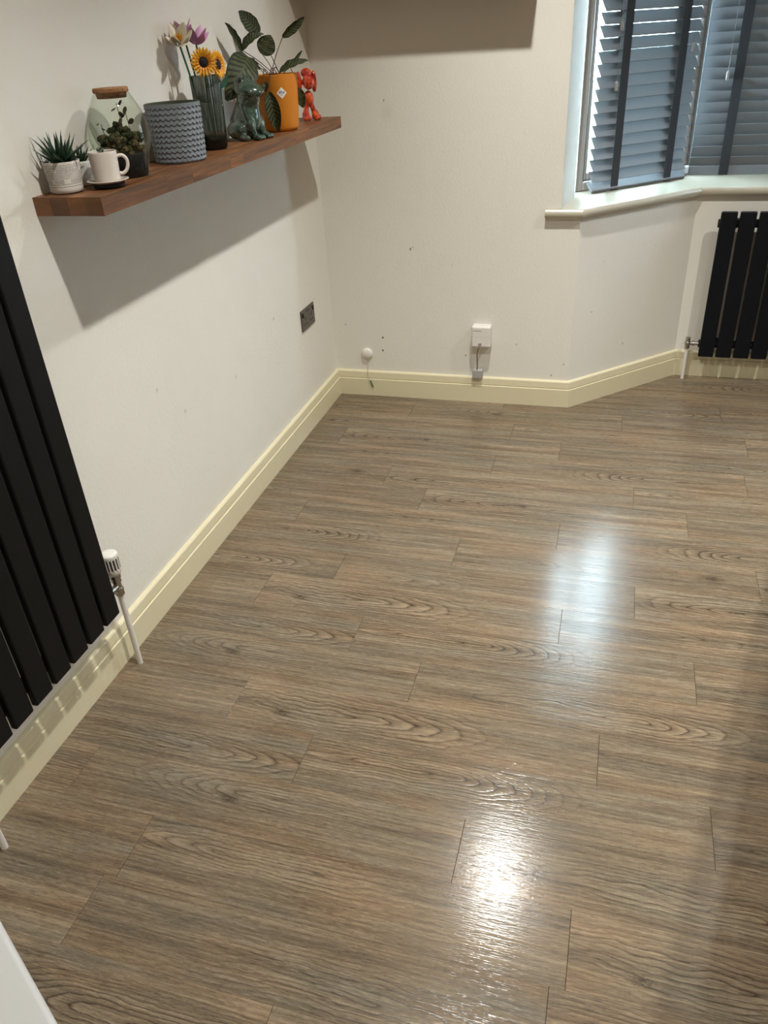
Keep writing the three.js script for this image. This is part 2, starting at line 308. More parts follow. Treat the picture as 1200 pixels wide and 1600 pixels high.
blind('closed grey slatted blind at the front window above the small radiator', [1.478, -0.733], [2.98, -0.733], 0.878, 0.0426, -1.17, [0.144, 0.55, 0.95, 1.36], [[0.10, 1.225, 0.001], [0.118, 1.505, 0.0]]);
blind('grey slatted blind at the far side window of the bay', [MX - 1.447, -0.647], [MX - 1.072, -0.304], 0.888, 0.0426, 1.15, [0.1, 0.4], []);

/* ---------- ceiling downlights ---------- */
for (const [x, z] of LAMP_SPOTS) {
  const row = x < 1.5 ? 'nearer the shelf wall' : 'further from the shelf wall', pos = z < 1 ? 'close to the bay' : z < 2.5 ? 'in the middle' : 'behind the camera';
  const t = thing('ceiling_downlight', `round recessed ceiling spot ${pos}, row ${row}`, 'downlight', [x, CEIL, z], 0, 'recessed ceiling spots');
  mesh('bezel', lathe([[0.030, -0.004], [0.034, -0.006], [0.043, -0.004], [0.045, 0], [0.030, 0], [0.030, -0.004]], 32), upvc, t);
  const lens = mesh('lens', cyl(0.029, 0.029, 0.002, [0, -0.003, 0], 24), std({ color: 0xffffff, emissive: LAMP_COLOR, emissiveIntensity: 160 }), t);
  lens.castShadow = false;
  const l = new THREE.SpotLight(LAMP_COLOR, LAMP, 0, 1.07, 1, 2); l.position.set(0, -0.012, 0); l.target.position.set(0, -2, 0); l.castShadow = true; l.shadow.radius = 1.6; l.shadow.mapSize.set(1024, 1024); l.name = 'downlight_lamp';
  t.add(l); t.add(l.target); l.target.name = 'downlight_aim';
}

/* ---------- wall shelves: boards glued up from staves ---------- */
const shelfMats = [];
for (let k = 0; k < 4; k++) {
  const map = tex(512, 96, (i, j) => {
    const u = i / 512 * 0.5, v = j / 96 * 0.05, o = k * 19.3;
    const s = clamp(0.5 + 0.7 * (fbm(u * 10 + o, v * 260, 3) - 0.5) + 0.6 * (fbm(u * 5 + o, v * 60, 3) - 0.5) + 0.25 * (fbm(u * 60 + o, v * 900, 2) - 0.5));
    const w = [1, 0.88, 1.12, 0.94][k];
    return [mix(60, 150, s) * w, mix(35, 97, s) * w, mix(17, 52, s) * w];
  });
  shelfMats.push(phy({ map, roughness: 0.48, clearcoat: 0.08, clearcoatRoughness: 0.4 }));
}
function boardShelf(name, label, at, turn, len, depth, thick, rows) {
  const t = thing(name, label, 'shelf', at, turn); const w = depth / rows; let n = 0;
  for (let r = 0; r < rows; r++) {
    let x = 0, first = [0.17, 0.34, 0.26, 0.4][r % 4];
    while (x < len - 1e-6) {
      let l = x === 0 ? first : rnd(0.28, 0.42); if (len - x - l < 0.12) l = len - x;
      const g = new THREE.BoxGeometry(l - 0.0003, thick, w - 0.0003); g.translate(x + l / 2, -thick / 2, r * w + w / 2);
      const p = g.attributes.position, nn = g.attributes.normal, uv = g.attributes.uv, o = rnd(0, 3);
      for (let i = 0; i < p.count; i++) { const end = Math.abs(nn.getX(i)) > 0.5; uv.setXY(i, end ? o + p.getZ(i) * 1.2 : o + p.getX(i) / 0.5, end ? 0.3 + p.getY(i) * 2.5 : Math.abs(nn.getY(i)) > 0.5 ? p.getZ(i) / 0.05 : p.getY(i) / 0.05 + r); }
      mesh('stave', g, shelfMats[(n * 3 + r * 2 + (r === rows - 1 ? 2 : 0)) % 4], t); x += l; n++;
    }
  }
  return t;
}
const SY = 1.186, SD = 0.169, SZ0 = 1.745, SZ1 = 0.169;
boardShelf('wall_shelf', 'long thick brown wooden shelf carrying the plants and pots', [0, SY, SZ0], Math.PI / 2, SZ0 - SZ1, SD, 0.0376, 4);
boardShelf('wall_shelf', 'brown wooden shelf on the end wall above the frame of the picture', [0.01, 1.604, 0], 0, 0.853, 0.152, 0.0376, 4);

/* ---------- radiators ---------- */
function radiator(name, label, at, turn, nPan, pitch, pw, y0, y1, off, mat, headers) {
  const t = thing(name, label, 'radiator', at, turn);           // local: x along the wall, z out of it
  const len = (nPan - 1) * pitch + pw, pg = new RoundedBoxGeometry(pw, y1 - y0, 0.017, 3, 0.005); pg.translate(pw / 2, (y0 + y1) / 2, off - 0.0085);
  for (let i = 0; i < nPan; i++) { const m = mesh('panel', pg, mat, t); m.position.x = i * pitch; }
  for (const y of headers) { const m = mesh('header_pipe', new THREE.CylinderGeometry(0.017, 0.017, len + 0.008, 24), mat, t); m.rotation.z = Math.PI / 2; m.position.set(len / 2, y, off - 0.033); }
  for (const y of headers) for (const x of [pitch * 0.5 + pw * 0.5, len - pitch * 0.5 - pw * 0.5]) mesh('wall_bracket', box(x - 0.015, x + 0.015, y - 0.012, y + 0.012, 0.001, off - 0.047), mat, t);
  return t;
}
// left wall radiator: its far end at z 1.945; local x runs towards the camera after a turn of -90 degrees and back
const OFF = 0.085, P1 = 0.0687;
const radL = radiator('vertical_radiator', 'tall black flat panel radiator on the wall at left', [0, 0, 1.945 + 6 * P1 + 0.0585], Math.PI / 2, 7, P1, 0.0585, 0.224, 1.86, OFF, anthracite, [0.268, 1.815]);
const radB = radiator('column_radiator', 'low black flat panel radiator under the front window of the bay', [1.606, 0, CZ], 0, 12, 0.0735, 0.0635, 0.118, 0.742, 0.085, blackPaint, [0.17, 0.69]);
{ // thermostatic valve and tail pipe
  const t = thing('radiator_valve', 'white ribbed thermostatic valve beside the tall radiator', 'valve', [0.056, 0, 1.894]);
  const head = mesh('thermostat_head', lathe([[0, 0.372], [0.012, 0.372], [0.0190, 0.370], [0.0212, 0.366], [0.0220, 0.358], [0.0195, 0.356], [0.0195, 0.326], [0.0215, 0.325], [0.0205, 0.314], [0.0165, 0.306], [0.0, 0.306]], 40), whitePlastic, t);
  mesh('grille', cyl(0.0203, 0.0208, 0.030, [0, 0.326, 0], 32), std({ color: 0x3a362e, roughness: 0.8 }), head);
  const rib = new RoundedBoxGeometry(0.0036, 0.034, 0.005, 1, 0.0012);
  for (let i = 0; i < 16; i++) { const a = i / 16 * Math.PI * 2, m = mesh('grip_rib', rib, whitePlastic, head); m.position.set(Math.cos(a) * 0.0205, 0.341, Math.sin(a) * 0.0205); m.rotation.y = -a + Math.PI / 2; }
  mesh('valve_body', merge([cyl(0.0145, 0.0145, 0.012, [0, 0.294, 0], 24), cyl(0.0135, 0.0115, 0.014, [0, 0.281, 0], 6), cyl(0.0105, 0.0105, 0.02, [0, 0.262, 0], 20), ball(0.0135, [0, 0.257, 0], [1, 0.9, 1]), cyl(0.0125, 0.0125, 0.014, [0, 0.240, 0], 6)]), chrome, t);
  const arm = new THREE.CylinderGeometry(0.009, 0.009, 0.046, 18); arm.rotateX(Math.PI / 2); arm.translate(0, 0.268, 0.026); mesh('valve_tail', arm, chrome, t);
  mesh('pipe', cyl(0.0075, 0.0075, 0.241, [0, 0, 0], 18), whitePlastic, t);
  const q = thing('heating_pipe', 'short white pipe rising from the floor under the tall radiator', 'pipe', [0.072, 0, 2.476]);
  mesh('pipe', cyl(0.0075, 0.0075, 0.241, [0, 0, 0], 18), whitePlastic, q); mesh('valve_body', merge([cyl(0.0125, 0.0125, 0.03, [0, 0.240, 0], 6), cyl(0.011, 0.008, 0.03, [0, 0.268, 0], 20)]), chrome, q);
  const arm2 = new THREE.CylinderGeometry(0.009, 0.009, 0.036, 18); arm2.rotateX(Math.PI / 2); arm2.translate(0, 0.268, -0.024); mesh('valve_tail', arm2, chrome, q);
  const b = thing('lockshield_valve', 'chrome lockshield valve and white pipe beside the low radiator', 'valve', [1.556, 0, CZ + 0.055]);
  mesh('pipe', cyl(0.0075, 0.0075, 0.15, [0, 0, 0], 18), whitePlastic, b);
  mesh('valve_body', merge([cyl(0.0125, 0.0125, 0.014, [0, 0.148, 0], 6), ball(0.014, [0, 0.170, 0]), cyl(0.0115, 0.0095, 0.022, [0, 0.176, 0], 20)]), chrome, b);
  const nutA = new THREE.CylinderGeometry(0.0115, 0.0115, 0.012, 6), nutB = new THREE.CylinderGeometry(0.0085, 0.0085, 0.05, 16); for (const g of [nutA, nutB]) g.rotateZ(Math.PI / 2);
  nutA.translate(0.024, 0.170, 0); nutB.translate(0.026, 0.170, 0); mesh('valve_tail', merge([nutA, nutB]), chrome, b);
}

/* ---------- things on the walls ---------- */
{ // double socket on the left wall
  const t = thing('wall_socket', 'dark metal double socket with switches on the shelf wall', 'socket', [0, 0.459, 0.2955], Math.PI / 2);
  mesh('face_plate', rbox(0.146, 0.086, 0.006, 0.0025, [0, 0, 0.003]), gunmetal, t);
  for (const s of [-1, 1]) {
    const x = s * 0.034; mesh('earth_slot', box(x - 0.003, x + 0.003, -0.002, 0.011, 0.0058, 0.0064), blackPlastic, t);
    for (const k of [-1, 1]) mesh('pin_slot', box(x + k * 0.011 - 0.004, x + k * 0.011 + 0.004, -0.022, -0.0145, 0.0058, 0.0064), blackPlastic, t);
    mesh('rocker_switch', rbox(0.010, 0.018, 0.006, 0.0015, [s * 0.058, 0.022, 0.0065]), blackPlastic, t);
  }
  for (const k of [-1, 1]) mesh('usb_port', box(k * 0.009 - 0.0065, k * 0.009 + 0.0065, 0.026, 0.032, 0.0058, 0.0064), blackPlastic, t);
}
{ // white plug-in box, its cord and the small grey box on the end wall
  const t = thing('phone_socket_box', 'white plastic box with printed strip on the end wall', 'wall box', [0.684, 0.265, 0]);
  const body = rbox(0.083, 0.094, 0.046, 0.009, [0, 0.047, 0.023], 4); mesh('case', body, whitePlastic, t);
  mesh('printed_strip', box(-0.034, 0.002, 0.0735, 0.0765, 0.0455, 0.0463), greyPlastic, t);
  mesh('seam', box(-0.0405, 0.0405, 0.0485, 0.0490, 0.0455, 0.0462), greyPlastic, t);
  mesh('jack', merge([rbox(0.013, 0.010, 0.004, 0.001, [-0.003, 0.018, 0.047]), box(-0.006, 0, 0.0125, 0.0145, 0.047, 0.050)]), greyPlastic, t);
  const c = mesh('cord', tube([[0.681, 0.281, 0.050], [0.679, 0.272, 0.060], [0.672, 0.250, 0.056], [0.6685, 0.215, 0.042], [0.668, 0.185, 0.033], [0.668, 0.157, 0.031]], 0.0026, 40, 8), std({ color: 0x7d6a58, roughness: 0.6 }), t);
  c.position.set(-0.684, -0.265, 0); c.userData = { label: 'short brown cord' };
  const s = thing('junction_box', 'small grey square box above the baseboard under the cord', 'wall box', [0.668, 0.1185, 0]);
  mesh('case', rbox(0.044, 0.038, 0.034, 0.003, [0, 0.019, 0.017]), greyPlastic, s); mesh('cord_gland', cyl(0.005, 0.004, 0.004, [0, 0.0375, 0.028], 12), whitePlastic, s);
}
{ // white round wall cap with a loose wire
  const t = thing('cable_cap', 'round white domed cap with loose wire near the corner', 'cable cap', [0.155, 0.199, 0]);
  const d = new THREE.SphereGeometry(0.0262, 32, 16, 0, Math.PI * 2, 0, Math.PI / 2); d.scale(1, 0.5, 1); d.rotateX(Math.PI / 2); d.translate(0, 0, 0.004);
  const e = cyl(0.0262, 0.0262, 0.004, [0, 0, 0], 32); e.rotateX(Math.PI / 2); mesh('dome', merge([d, e]), whitePlastic, t);
  mesh('wire', tube([[0.002, -0.020, 0.008], [0.003, -0.06, 0.013], [0.001, -0.095, 0.021], [0.006, -0.115, 0.023], [0.012, -0.128, 0.0225]], 0.0011, 40, 6), greyPlastic, t);
  mesh('wire_end', tube([[0.0125, -0.124, 0.0225], [0.018, -0.14, 0.022], [0.0225, -0.153, 0.0215]], 0.0028, 10, 8), std({ color: 0x14683a, roughness: 0.5 }), t);
  mesh('wire_tip', tube([[0.0225, -0.153, 0.0215], [0.0245, -0.159, 0.0212]], 0.0014, 6, 6), std({ color: 0xb06a4a, metalness: 0.6, roughness: 0.4 }), t);
}

/* ---------- things on the shelf ---------- */
// leaf blade along +y, unit length, from a width profile; bend in z
function blade(width, len, bend, cup, tipPow = 1, nu = 10, nv = 4) {
  const pos = [], uv = [], idx = [];
  for (let i = 0; i <= nu; i++) for (let j = 0; j <= nv; j++) {
    const t = i / nu, s = j / nv * 2 - 1, w = width / 2 * Math.pow(Math.sin(Math.PI * Math.pow(clamp(t * 0.97 + 0.03), tipPow)), 0.8);
    pos.push(s * w, len * t, bend * t * t * len + cup * s * s * w); uv.push(j / nv, t);
  }
  for (let i = 0; i < nu; i++) for (let j = 0; j < nv; j++) { const a = i * (nv + 1) + j, b = a + 1, c = a + nv + 1, d = c + 1; idx.push(a, b, d, a, d, c); }
  const g = new THREE.BufferGeometry(); g.setAttribute('position', new THREE.Float32BufferAttribute(pos, 3)); g.setAttribute('uv', new THREE.Float32BufferAttribute(uv, 2)); g.setIndex(idx); g.computeVertexNormals(); return g;
}
function spike(len, r, bend) {                       // thick pointed succulent leaf along +y
  const g = new THREE.CylinderGeometry(0.0001, r, len, 7, 6); g.translate(0, len / 2, 0); const p = g.attributes.position;
  for (let i = 0; i < p.count; i++) { const t = p.getY(i) / len, k = 1 + 0.8 * t * (1 - t); p.setX(i, p.getX(i) * k); p.setZ(i, p.getZ(i) * 0.45 * k + bend * t * t * len); }
  g.computeVertexNormals(); return g;
}
const potPrint = canvasTex(1024, 256, (g, w, h) => {
  g.fillStyle = '#e4e0d8'; g.fillRect(0, 0, w, h); g.strokeStyle = '#34312d'; g.lineCap = 'round';
  let s = 5; const r = (a, b) => { s = (s * 1664525 + 1013904223) >>> 0; return a + (b - a) * s / 4294967296; };
  for (const y of [26, 40, 52, 96, 110, 122, 136, 150, 204, 226]) { g.lineWidth = 3.2; g.beginPath(); for (let x = 0; x <= w; x += 16) g.lineTo(x, y + r(-1.6, 1.6)); g.stroke(); }
  for (const [y0, y1] of [[58, 92], [156, 200]]) for (let x = 0; x < w; x += 9) { if (Math.sin(x * 0.021 + y0) > 0.75) continue; g.lineWidth = 2.8; g.beginPath(); g.moveTo(x, y0 + r(0, 8)); g.lineTo(x + r(-1, 1), y1 - r(0, 8)); g.stroke(); }
});
const potPrintMat = std({ map: potPrint, roughness: 0.7 }), potClay = std({ color: 0xe4e0d8, roughness: 0.7 }), soilMat = std({ color: 0x1c140e, roughness: 1 });
const hawMats = [0x16321f, 0x1c3b24, 0x122a1b].map((c) => phy({ color: c, roughness: 0.45 }));
function printedPot(t, r0, r1, h) {
  mesh('pot', merge([lathe([[r0 - 0.004, 0.001], [r0, 0.003], [r0 + 0.0008, h * 0.14]], 40), lathe([[r1, h], [r1 - 0.0035, h], [r1 - 0.004, h - 0.012], [0.0, h - 0.012]], 40), lathe([[0, 0], [r0 - 0.004, 0.001]], 40)]), potClay, t);
  const body = lathe([[r0 + 0.0008, h * 0.14], [mix(r0, r1, 0.55), h * 0.5], [r1, h]], 48), uv = body.attributes.uv, p = body.attributes.position; for (let i = 0; i < p.count; i++) uv.setY(i, (p.getY(i) / h - 0.14) / 0.86);
  mesh('etched_band', body, potPrintMat, t); mesh('soil', lathe([[0, h - 0.006], [r1 - 0.005, h - 0.008]], 24), soilMat, t);
}
function rosette(t, n, len, r, y, spreadMax) {
  const gs = [spike(len, r, 0.12), spike(len * 0.85, r * 0.95, -0.1), spike(len * 0.7, r * 0.9, 0.05)];
  for (let i = 0; i < n; i++) {
    const f = i / n, a = i * 2.39996, tilt = mix(0.08, spreadMax, Math.pow(f, 0.75)), m = mesh('leaf', gs[i % 3], hawMats[i % 3], t);
    m.position.set(Math.cos(a) * 0.006, y, Math.sin(a) * 0.006); m.rotation.order = 'YXZ'; m.rotation.set(tilt, Math.PI / 2 - a, 0); m.scale.setScalar(mix(0.85, 1.08, ((i * 37) % 11) / 11));
  }
}
{
  const t = thing('potted_succulent', 'larger spiky succulent in white etched pot at the shelf end', 'potted plant', [0.048, SY, 1.684]); printedPot(t, 0.033, 0.0388, 0.063); rosette(t, 27, 0.080, 0.0088, 0.056, 1.15);
  const u = thing('potted_succulent', 'smaller succulent in white etched pot half hidden behind the cup', 'potted plant', [0.034, SY, 1.600]); printedPot(u, 0.025, 0.029, 0.052); rosette(u, 18, 0.050, 0.0066, 0.046, 1.1);
}
{ // cup planted with a sprig, on its saucer
  const glaze = phy({ color: 0xd9d0c6, roughness: 0.35, clearcoat: 0.3, clearcoatRoughness: 0.2 }), at = [0.116, SY, 1.628];
  const s = thing('saucer', 'pale saucer with dark underside beneath the white cup', 'saucer', at);
  mesh('plate', lathe([[0, 0.009], [0.026, 0.009], [0.036, 0.0115], [0.0448, 0.0152], [0.0452, 0.0162], [0.0440, 0.0168], [0.034, 0.0135], [0.026, 0.0112], [0, 0.0112]], 48), glaze, s);
  mesh('foot', lathe([[0, 0], [0.030, 0], [0.0325, 0.002], [0.036, 0.0112], [0.026, 0.0088], [0, 0.0088]], 40), std({ color: 0x14100d, roughness: 0.7 }), s);
  const c = thing('cup', 'plain white cup with round handle standing on the saucer', 'cup', [at[0], SY + 0.0112, at[2]], 0.62);
  mesh('body', lathe([[0, 0], [0.0255, 0], [0.0275, 0.0015], [0.0285, 0.008], [0.0302, 0.058], [0.0306, 0.0615], [0.0296, 0.0622], [0.0285, 0.061], [0.0268, 0.008], [0.0, 0.006]], 56), glaze, c);
  mesh('handle', tube([[0.0290, 0.0500, 0], [0.040, 0.0505, 0], [0.0475, 0.043, 0], [0.0485, 0.0315, 0], [0.043, 0.0195, 0], [0.034, 0.0145, 0], [0.0282, 0.0155, 0]], 0.0037, 40, 12), glaze, c);
  mesh('soil', lathe([[0, 0.0525], [0.0280, 0.0505]], 24), soilMat, c);
  const p = thing('seedling', 'tiny grey green sprig growing in the white cup', 'plant', [at[0] - 0.006, SY + 0.0632, at[2] - 0.004]);
  mesh('stem', tube([[0, 0, 0], [0.001, 0.008, 0], [0, 0.015, 0.001]], 0.001, 8, 6), hawMats[1], p);
  const lg = ball(0.005, [0, 0, 0], [0.7, 0.35, 1], 12), lm = std({ color: 0x4a5646, roughness: 0.8 });
  for (let i = 0; i < 7; i++) { const m = mesh('leaf', lg, lm, p); m.position.set(Math.cos(i * 2.4) * 0.005, 0.004 + i * 0.0018, Math.sin(i * 2.4) * 0.005); m.rotation.set(0.5, -i * 2.4 + 1.57, 0); }
}
{ // terrarium jar
  const t = thing('terrarium_jar', 'clear glass jar terrarium with cork lid and moss inside', 'terrarium', [0.074, SY, 1.482]);
  const prof = [[0.0, 0.001], [0.046, 0.001], [0.051, 0.004], [0.054, 0.030], [0.0605, 0.055], [0.0685, 0.074], [0.0695, 0.090], [0.066, 0.115], [0.055, 0.146], [0.0425, 0.170], [0.0385, 0.177], [0.0375, 0.181]];
  const curve = new THREE.SplineCurve(prof.map(([r, y]) => new THREE.Vector2(r, y)));
  mesh('glass', new THREE.LatheGeometry(curve.getPoints(60), 64), phy({ color: 0xf4f8f2, transmission: 1, roughness: 0.0, thickness: 0, ior: 1.42 }), t);
  mesh('soil', lathe([[0, 0.003], [0.048, 0.003], [0.0525, 0.030], [0.0575, 0.049], [0.045, 0.054], [0.02, 0.050], [0, 0.052]], 40), std({ color: 0x050404, roughness: 0.9 }), t);
  const corkT = tex(128, 128, (i, j) => { const n = fbm(i * 0.09, j * 0.09, 3), s = noise(i * 0.45 + 9, j * 0.45) > 0.83 ? 0.6 : 1; return [mix(120, 176, n) * s, mix(82, 128, n) * s, mix(52, 84, n) * s]; });
  mesh('cork_lid', lathe([[0, 0.1655], [0.0325, 0.1655], [0.0345, 0.176], [0.0378, 0.1765], [0.0395, 0.178], [0.0395, 0.1845], [0.038, 0.1865], [0, 0.1868]], 40), std({ map: corkT, roughness: 0.9 }), t);
  const mm = [0x262f10, 0x3c3f18, 0x4f3f24, 0x1d260c, 0x564628].map((c) => std({ color: c, roughness: 1 }));
  const moss = [[], [], [], [], []];
  for (let i = 0; i < 300; i++) {
    const a = rnd(0, 6.28), q = Math.sqrt(rnd()) * 0.051, y = 0.05 + rnd(0, 0.066) * (1 - q / 0.11), r = rnd(0.003, 0.0068);
    const g = new THREE.IcosahedronGeometry(r, 1), p = g.attributes.position; for (let k = 0; k < p.count; k++) { const n = 0.55 + 0.95 * noise(p.getX(k) * 1500 + i * 9, p.getY(k) * 1500 + p.getZ(k) * 1100); p.setXYZ(k, p.getX(k) * n, p.getY(k) * n, p.getZ(k) * n); } g.computeVertexNormals();
    g.translate(Math.cos(a) * q, y, Math.sin(a) * q); moss[i % 5].push(g);
  }
  moss.forEach((l, i) => { mesh('moss', merge(l), mm[i], t).userData = { kind: 'stuff' }; });
  const st = [[0.012, 0.006], [0.02, -0.01], [-0.03, 0.02]];
  st.forEach(([x, z], i) => {
    const h = [0.155, 0.14, 0.115][i]; mesh('stem', tube([[x, 0.05, z], [x + 0.004, h * 0.6, z], [x + 0.002, h, z + 0.003]], 0.0008, 14, 5), mm[3], t);
    const lg = ball(0.0085, [0, 0, 0], [1, 0.16, 0.8], 14), lm = std({ color: [0x3c2f26, 0x3b3a22, 0x4a5a2a][i], roughness: 0.6 });
    for (let k = 0; k < 6; k++) { const m = mesh('leaf', lg, lm, t); const a = k * 2.4 + i; m.position.set(x + Math.cos(a) * 0.009, h - k * 0.012, z + Math.sin(a) * 0.009); m.rotation.set(0.9 * Math.sin(a), a, 0.9 * Math.cos(a)); m.scale.setScalar(i === 2 ? 0.55 : 0.95); }
  });
}
{ // grey planter with scalloped rows
  const t = thing('scalloped_planter', 'blue grey planter covered in rows of scallops, empty', 'planter', [0.087, SY, 1.243]);
  const NA = 320, NY = 150, H = 0.136, pos = [], idx = [], uv = [], rows = 11, cnt = 31;
  for (let j = 0; j <= NY; j++) for (let i = 0; i <= NA; i++) {
    const v = j / NY, a = i / NA * Math.PI * 2, R0 = mix(0.0655, 0.0705, Math.pow(v, 0.8)) - 0.004 * Math.pow(clamp(1 - v / 0.06), 2);
    const y0 = v * rows, row = Math.floor(y0), wave = 0.38 * (1 - Math.abs(Math.sin(a * cnt / 2 + row * 0.5))), ph = v > 0.94 || v < 0.03 ? 0.35 : ((y0 - wave) % 1 + 1) % 1;
    const rel = ph < 0.12 ? ph / 0.12 : 1 - (ph - 0.12) / 0.88 * 0.95, r = R0 - 0.0028 + 0.0036 * rel;
    pos.push(Math.cos(a) * r, v * H, Math.sin(a) * r); uv.push(i / NA, v);
  }
  for (let j = 0; j < NY; j++) for (let i = 0; i < NA; i++) { const a = j * (NA + 1) + i, b = a + 1, c = a + NA + 1, d = c + 1; idx.push(a, d, b, a, c, d); }
  const g = new THREE.BufferGeometry(); g.setAttribute('position', new THREE.Float32BufferAttribute(pos, 3)); g.setAttribute('uv', new THREE.Float32BufferAttribute(uv, 2)); g.setIndex(idx); g.computeVertexNormals();
  const gm = std({ color: 0x767d84, roughness: 0.85 }); mesh('relief_wall', g, gm, t);
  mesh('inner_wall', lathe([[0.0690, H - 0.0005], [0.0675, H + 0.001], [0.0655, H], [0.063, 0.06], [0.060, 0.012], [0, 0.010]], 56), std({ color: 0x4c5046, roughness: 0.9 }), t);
  mesh('base', lathe([[0, 0], [0.060, 0], [0.0625, 0.001]], 48), gm, t);
}
{ // ribbed glass vase
  const t = thing('ribbed_vase', 'smoky green ribbed glass vase holding the artificial flowers', 'vase', [0.075, SY, 1.02]);
  const H = 0.185, NA = 288, pos = [], idx = [], uv = [];
  const ring = (r, y, amp) => { for (let i = 0; i <= NA; i++) { const a = i / NA * Math.PI * 2, q = r + amp * Math.cos(a * 36); pos.push(Math.cos(a) * q, y, Math.sin(a) * q); uv.push(i / NA, y); } };
  const rs = []; ring(0.0, 0.0, 0); ring(0.030, 0.0, 0); ring(0.0340, 0.003, 0.0);
  for (let k = 0; k <= 12; k++) { const v = k / 12; ring(mix(0.0352, 0.0412, Math.pow(v, 0.8)), 0.008 + v * (H - 0.010), 0.0008); }
  ring(0.0405, H, 0.0002); ring(0.0388, H - 0.001, 0); for (let k = 0; k <= 6; k++) { const v = 1 - k / 6; ring(mix(0.0325, 0.0385, v), 0.024 + v * (H - 0.030), 0); } ring(0.0, 0.022, 0);
  const nr = pos.length / 3 / (NA + 1); for (let j = 0; j < nr - 1; j++) for (let i = 0; i < NA; i++) { const a = j * (NA + 1) + i, b = a + 1, c = a + NA + 1, d = c + 1; idx.push(a, d, b, a, c, d); }
  const g = new THREE.BufferGeometry(); g.setAttribute('position', new THREE.Float32BufferAttribute(pos, 3)); g.setAttribute('uv', new THREE.Float32BufferAttribute(uv, 2)); g.setIndex(idx); g.computeVertexNormals();
  mesh('glass_wall', g, phy({ color: 0xffffff, transmission: 1, roughness: 0.02, thickness: 0.01, ior: 1.48, attenuationColor: new THREE.Color(0x7d8f8a), attenuationDistance: 0.011 }), t);
}
const stemGreen = phy({ color: 0x0d5a34, roughness: 0.45 }), leafGreen = phy({ color: 0x0f4a38, roughness: 0.5, side: THREE.DoubleSide });
function aim(o, dir) { o.quaternion.setFromUnitVectors(V(0, 1, 0), V(...dir).normalize()); }
function flowerStem(t, top, foot) { const c = t.position; mesh('stem', tube([V(...foot).sub(c), V((top[0] + foot[0]) / 2 + 0.002, (top[1] + foot[1]) / 2, (top[2] + foot[2]) / 2).sub(c), V(...top).sub(c)], 0.0026, 24, 8), stemGreen, t); }
function tulip(label, at, dir, foot, col, inner, n, size) {
  const t = thing('artificial_tulip', label, 'flower', at); const h = new THREE.Group(); h.name = 'flower_head'; t.add(h); aim(h, dir);
  const g = blade(size * 0.62, size, 0.25, 0.35, 0.8, 10, 6), cm = col.map((c) => phy({ color: c, roughness: 0.55, side: THREE.DoubleSide }));
  for (let i = 0; i < n; i++) { const a = i / n * 6.283 + (i % 2) * 0.2, m = mesh('petal', g, cm[i % cm.length], h); m.rotation.order = 'YXZ'; m.rotation.set(i % 2 ? 0.62 : 0.34, a, 0); m.position.set(Math.sin(a) * 0.004, i % 2 ? -0.004 : 0, Math.cos(a) * 0.004); }
  if (inner) for (let i = 0; i < 7; i++) { const m = mesh('stamen', spike(size * 0.5, 0.0035, 0.05), inner, h); const a = i * 0.9; m.rotation.order = 'YXZ'; m.rotation.set(0.25, a, 0); m.position.set(Math.sin(a) * 0.004, 0.004, Math.cos(a) * 0.004); }
  flowerStem(t, at, foot); return t;
}
const yel = phy({ color: 0xd9a01c, roughness: 0.55 });
tulip('white artificial flower with yellow centre leaning left from the vase', [0.040, 1.452, 1.068], [0.5, 0.75, 0.55], [0.068, 1.21, 1.03], [0xe9e2cf, 0xdcd3bd], yel, 8, 0.046);
tulip('pink artificial flower behind the white one', [0.040, 1.466, 1.036], [-0.05, 1, 0.1], [0.07, 1.21, 1.02], [0xe8bde0, 0xdba6d0], null, 6, 0.042);
tulip('pink artificial flower above the sunflowers', [0.066, 1.448, 1.022], [0.2, 1, 0.05], [0.078, 1.21, 1.015], [0xe8bde0, 0xd296c4], null, 8, 0.046);
function sunflower(label, at, dir, foot) {
  const t = thing('artificial_sunflower', label, 'flower', at), h = new THREE.Group(); h.name = 'flower_head'; t.add(h); aim(h, dir);
  const g = blade(0.0085, 0.022, 0.12, 0.4, 0.8, 6, 2), pm = [0xe8ac1c, 0xe09a12, 0xd98612].map((c) => phy({ color: c, roughness: 0.5, side: THREE.DoubleSide }));
  for (const [n, r, tilt, s] of [[22, 0.0150, 1.42, 1.0], [20, 0.0130, 1.18, 0.92], [16, 0.0105, 0.85, 0.62]]) for (let i = 0; i < n; i++) {
    const a = (i + n * 0.13) / n * 6.283, m = mesh('petal', g, n === 16 ? pm[2] : pm[i % 2], h); m.rotation.order = 'YXZ'; m.rotation.set(tilt, a, 0); m.position.set(Math.sin(a) * r, 0.001, Math.cos(a) * r); m.scale.setScalar(s);
  }
  const dm = std({ color: 0x17120f, roughness: 0.9 }), dg = new THREE.SphereGeometry(0.0135, 24, 12, 0, 6.2832, 0, Math.PI / 2); dg.scale(1, 0.45, 1); const dc = mesh('disc', dg, dm, h);
  const sg = ball(0.0014, [0, 0, 0], [1, 1, 1], 8), sm = std({ color: 0x6a3a10, roughness: 0.8 });
  for (let i = 0; i < 26; i++) { const a = i / 26 * 6.283, m = mesh('floret', sg, sm, dc); m.position.set(Math.cos(a) * 0.0132, 0.0015, Math.sin(a) * 0.0132); }
  mesh('calyx', lathe([[0, -0.005], [0.008, -0.004], [0.015, 0.0], [0, 0.001]], 20), stemGreen, h);
  flowerStem(t, at, foot);
  for (const s of [0.32, 0.5]) { const m = mesh('leaf', blade(0.026, 0.055, -0.3, 0.2, 0.9, 10, 4), leafGreen, t); m.position.set(mix(0, foot[0] - at[0], s), mix(0, foot[1] - at[1], s), mix(0, foot[2] - at[2], s)); m.rotation.order = 'YXZ'; m.rotation.set(0.9 + s, s * 9, 0); }
}
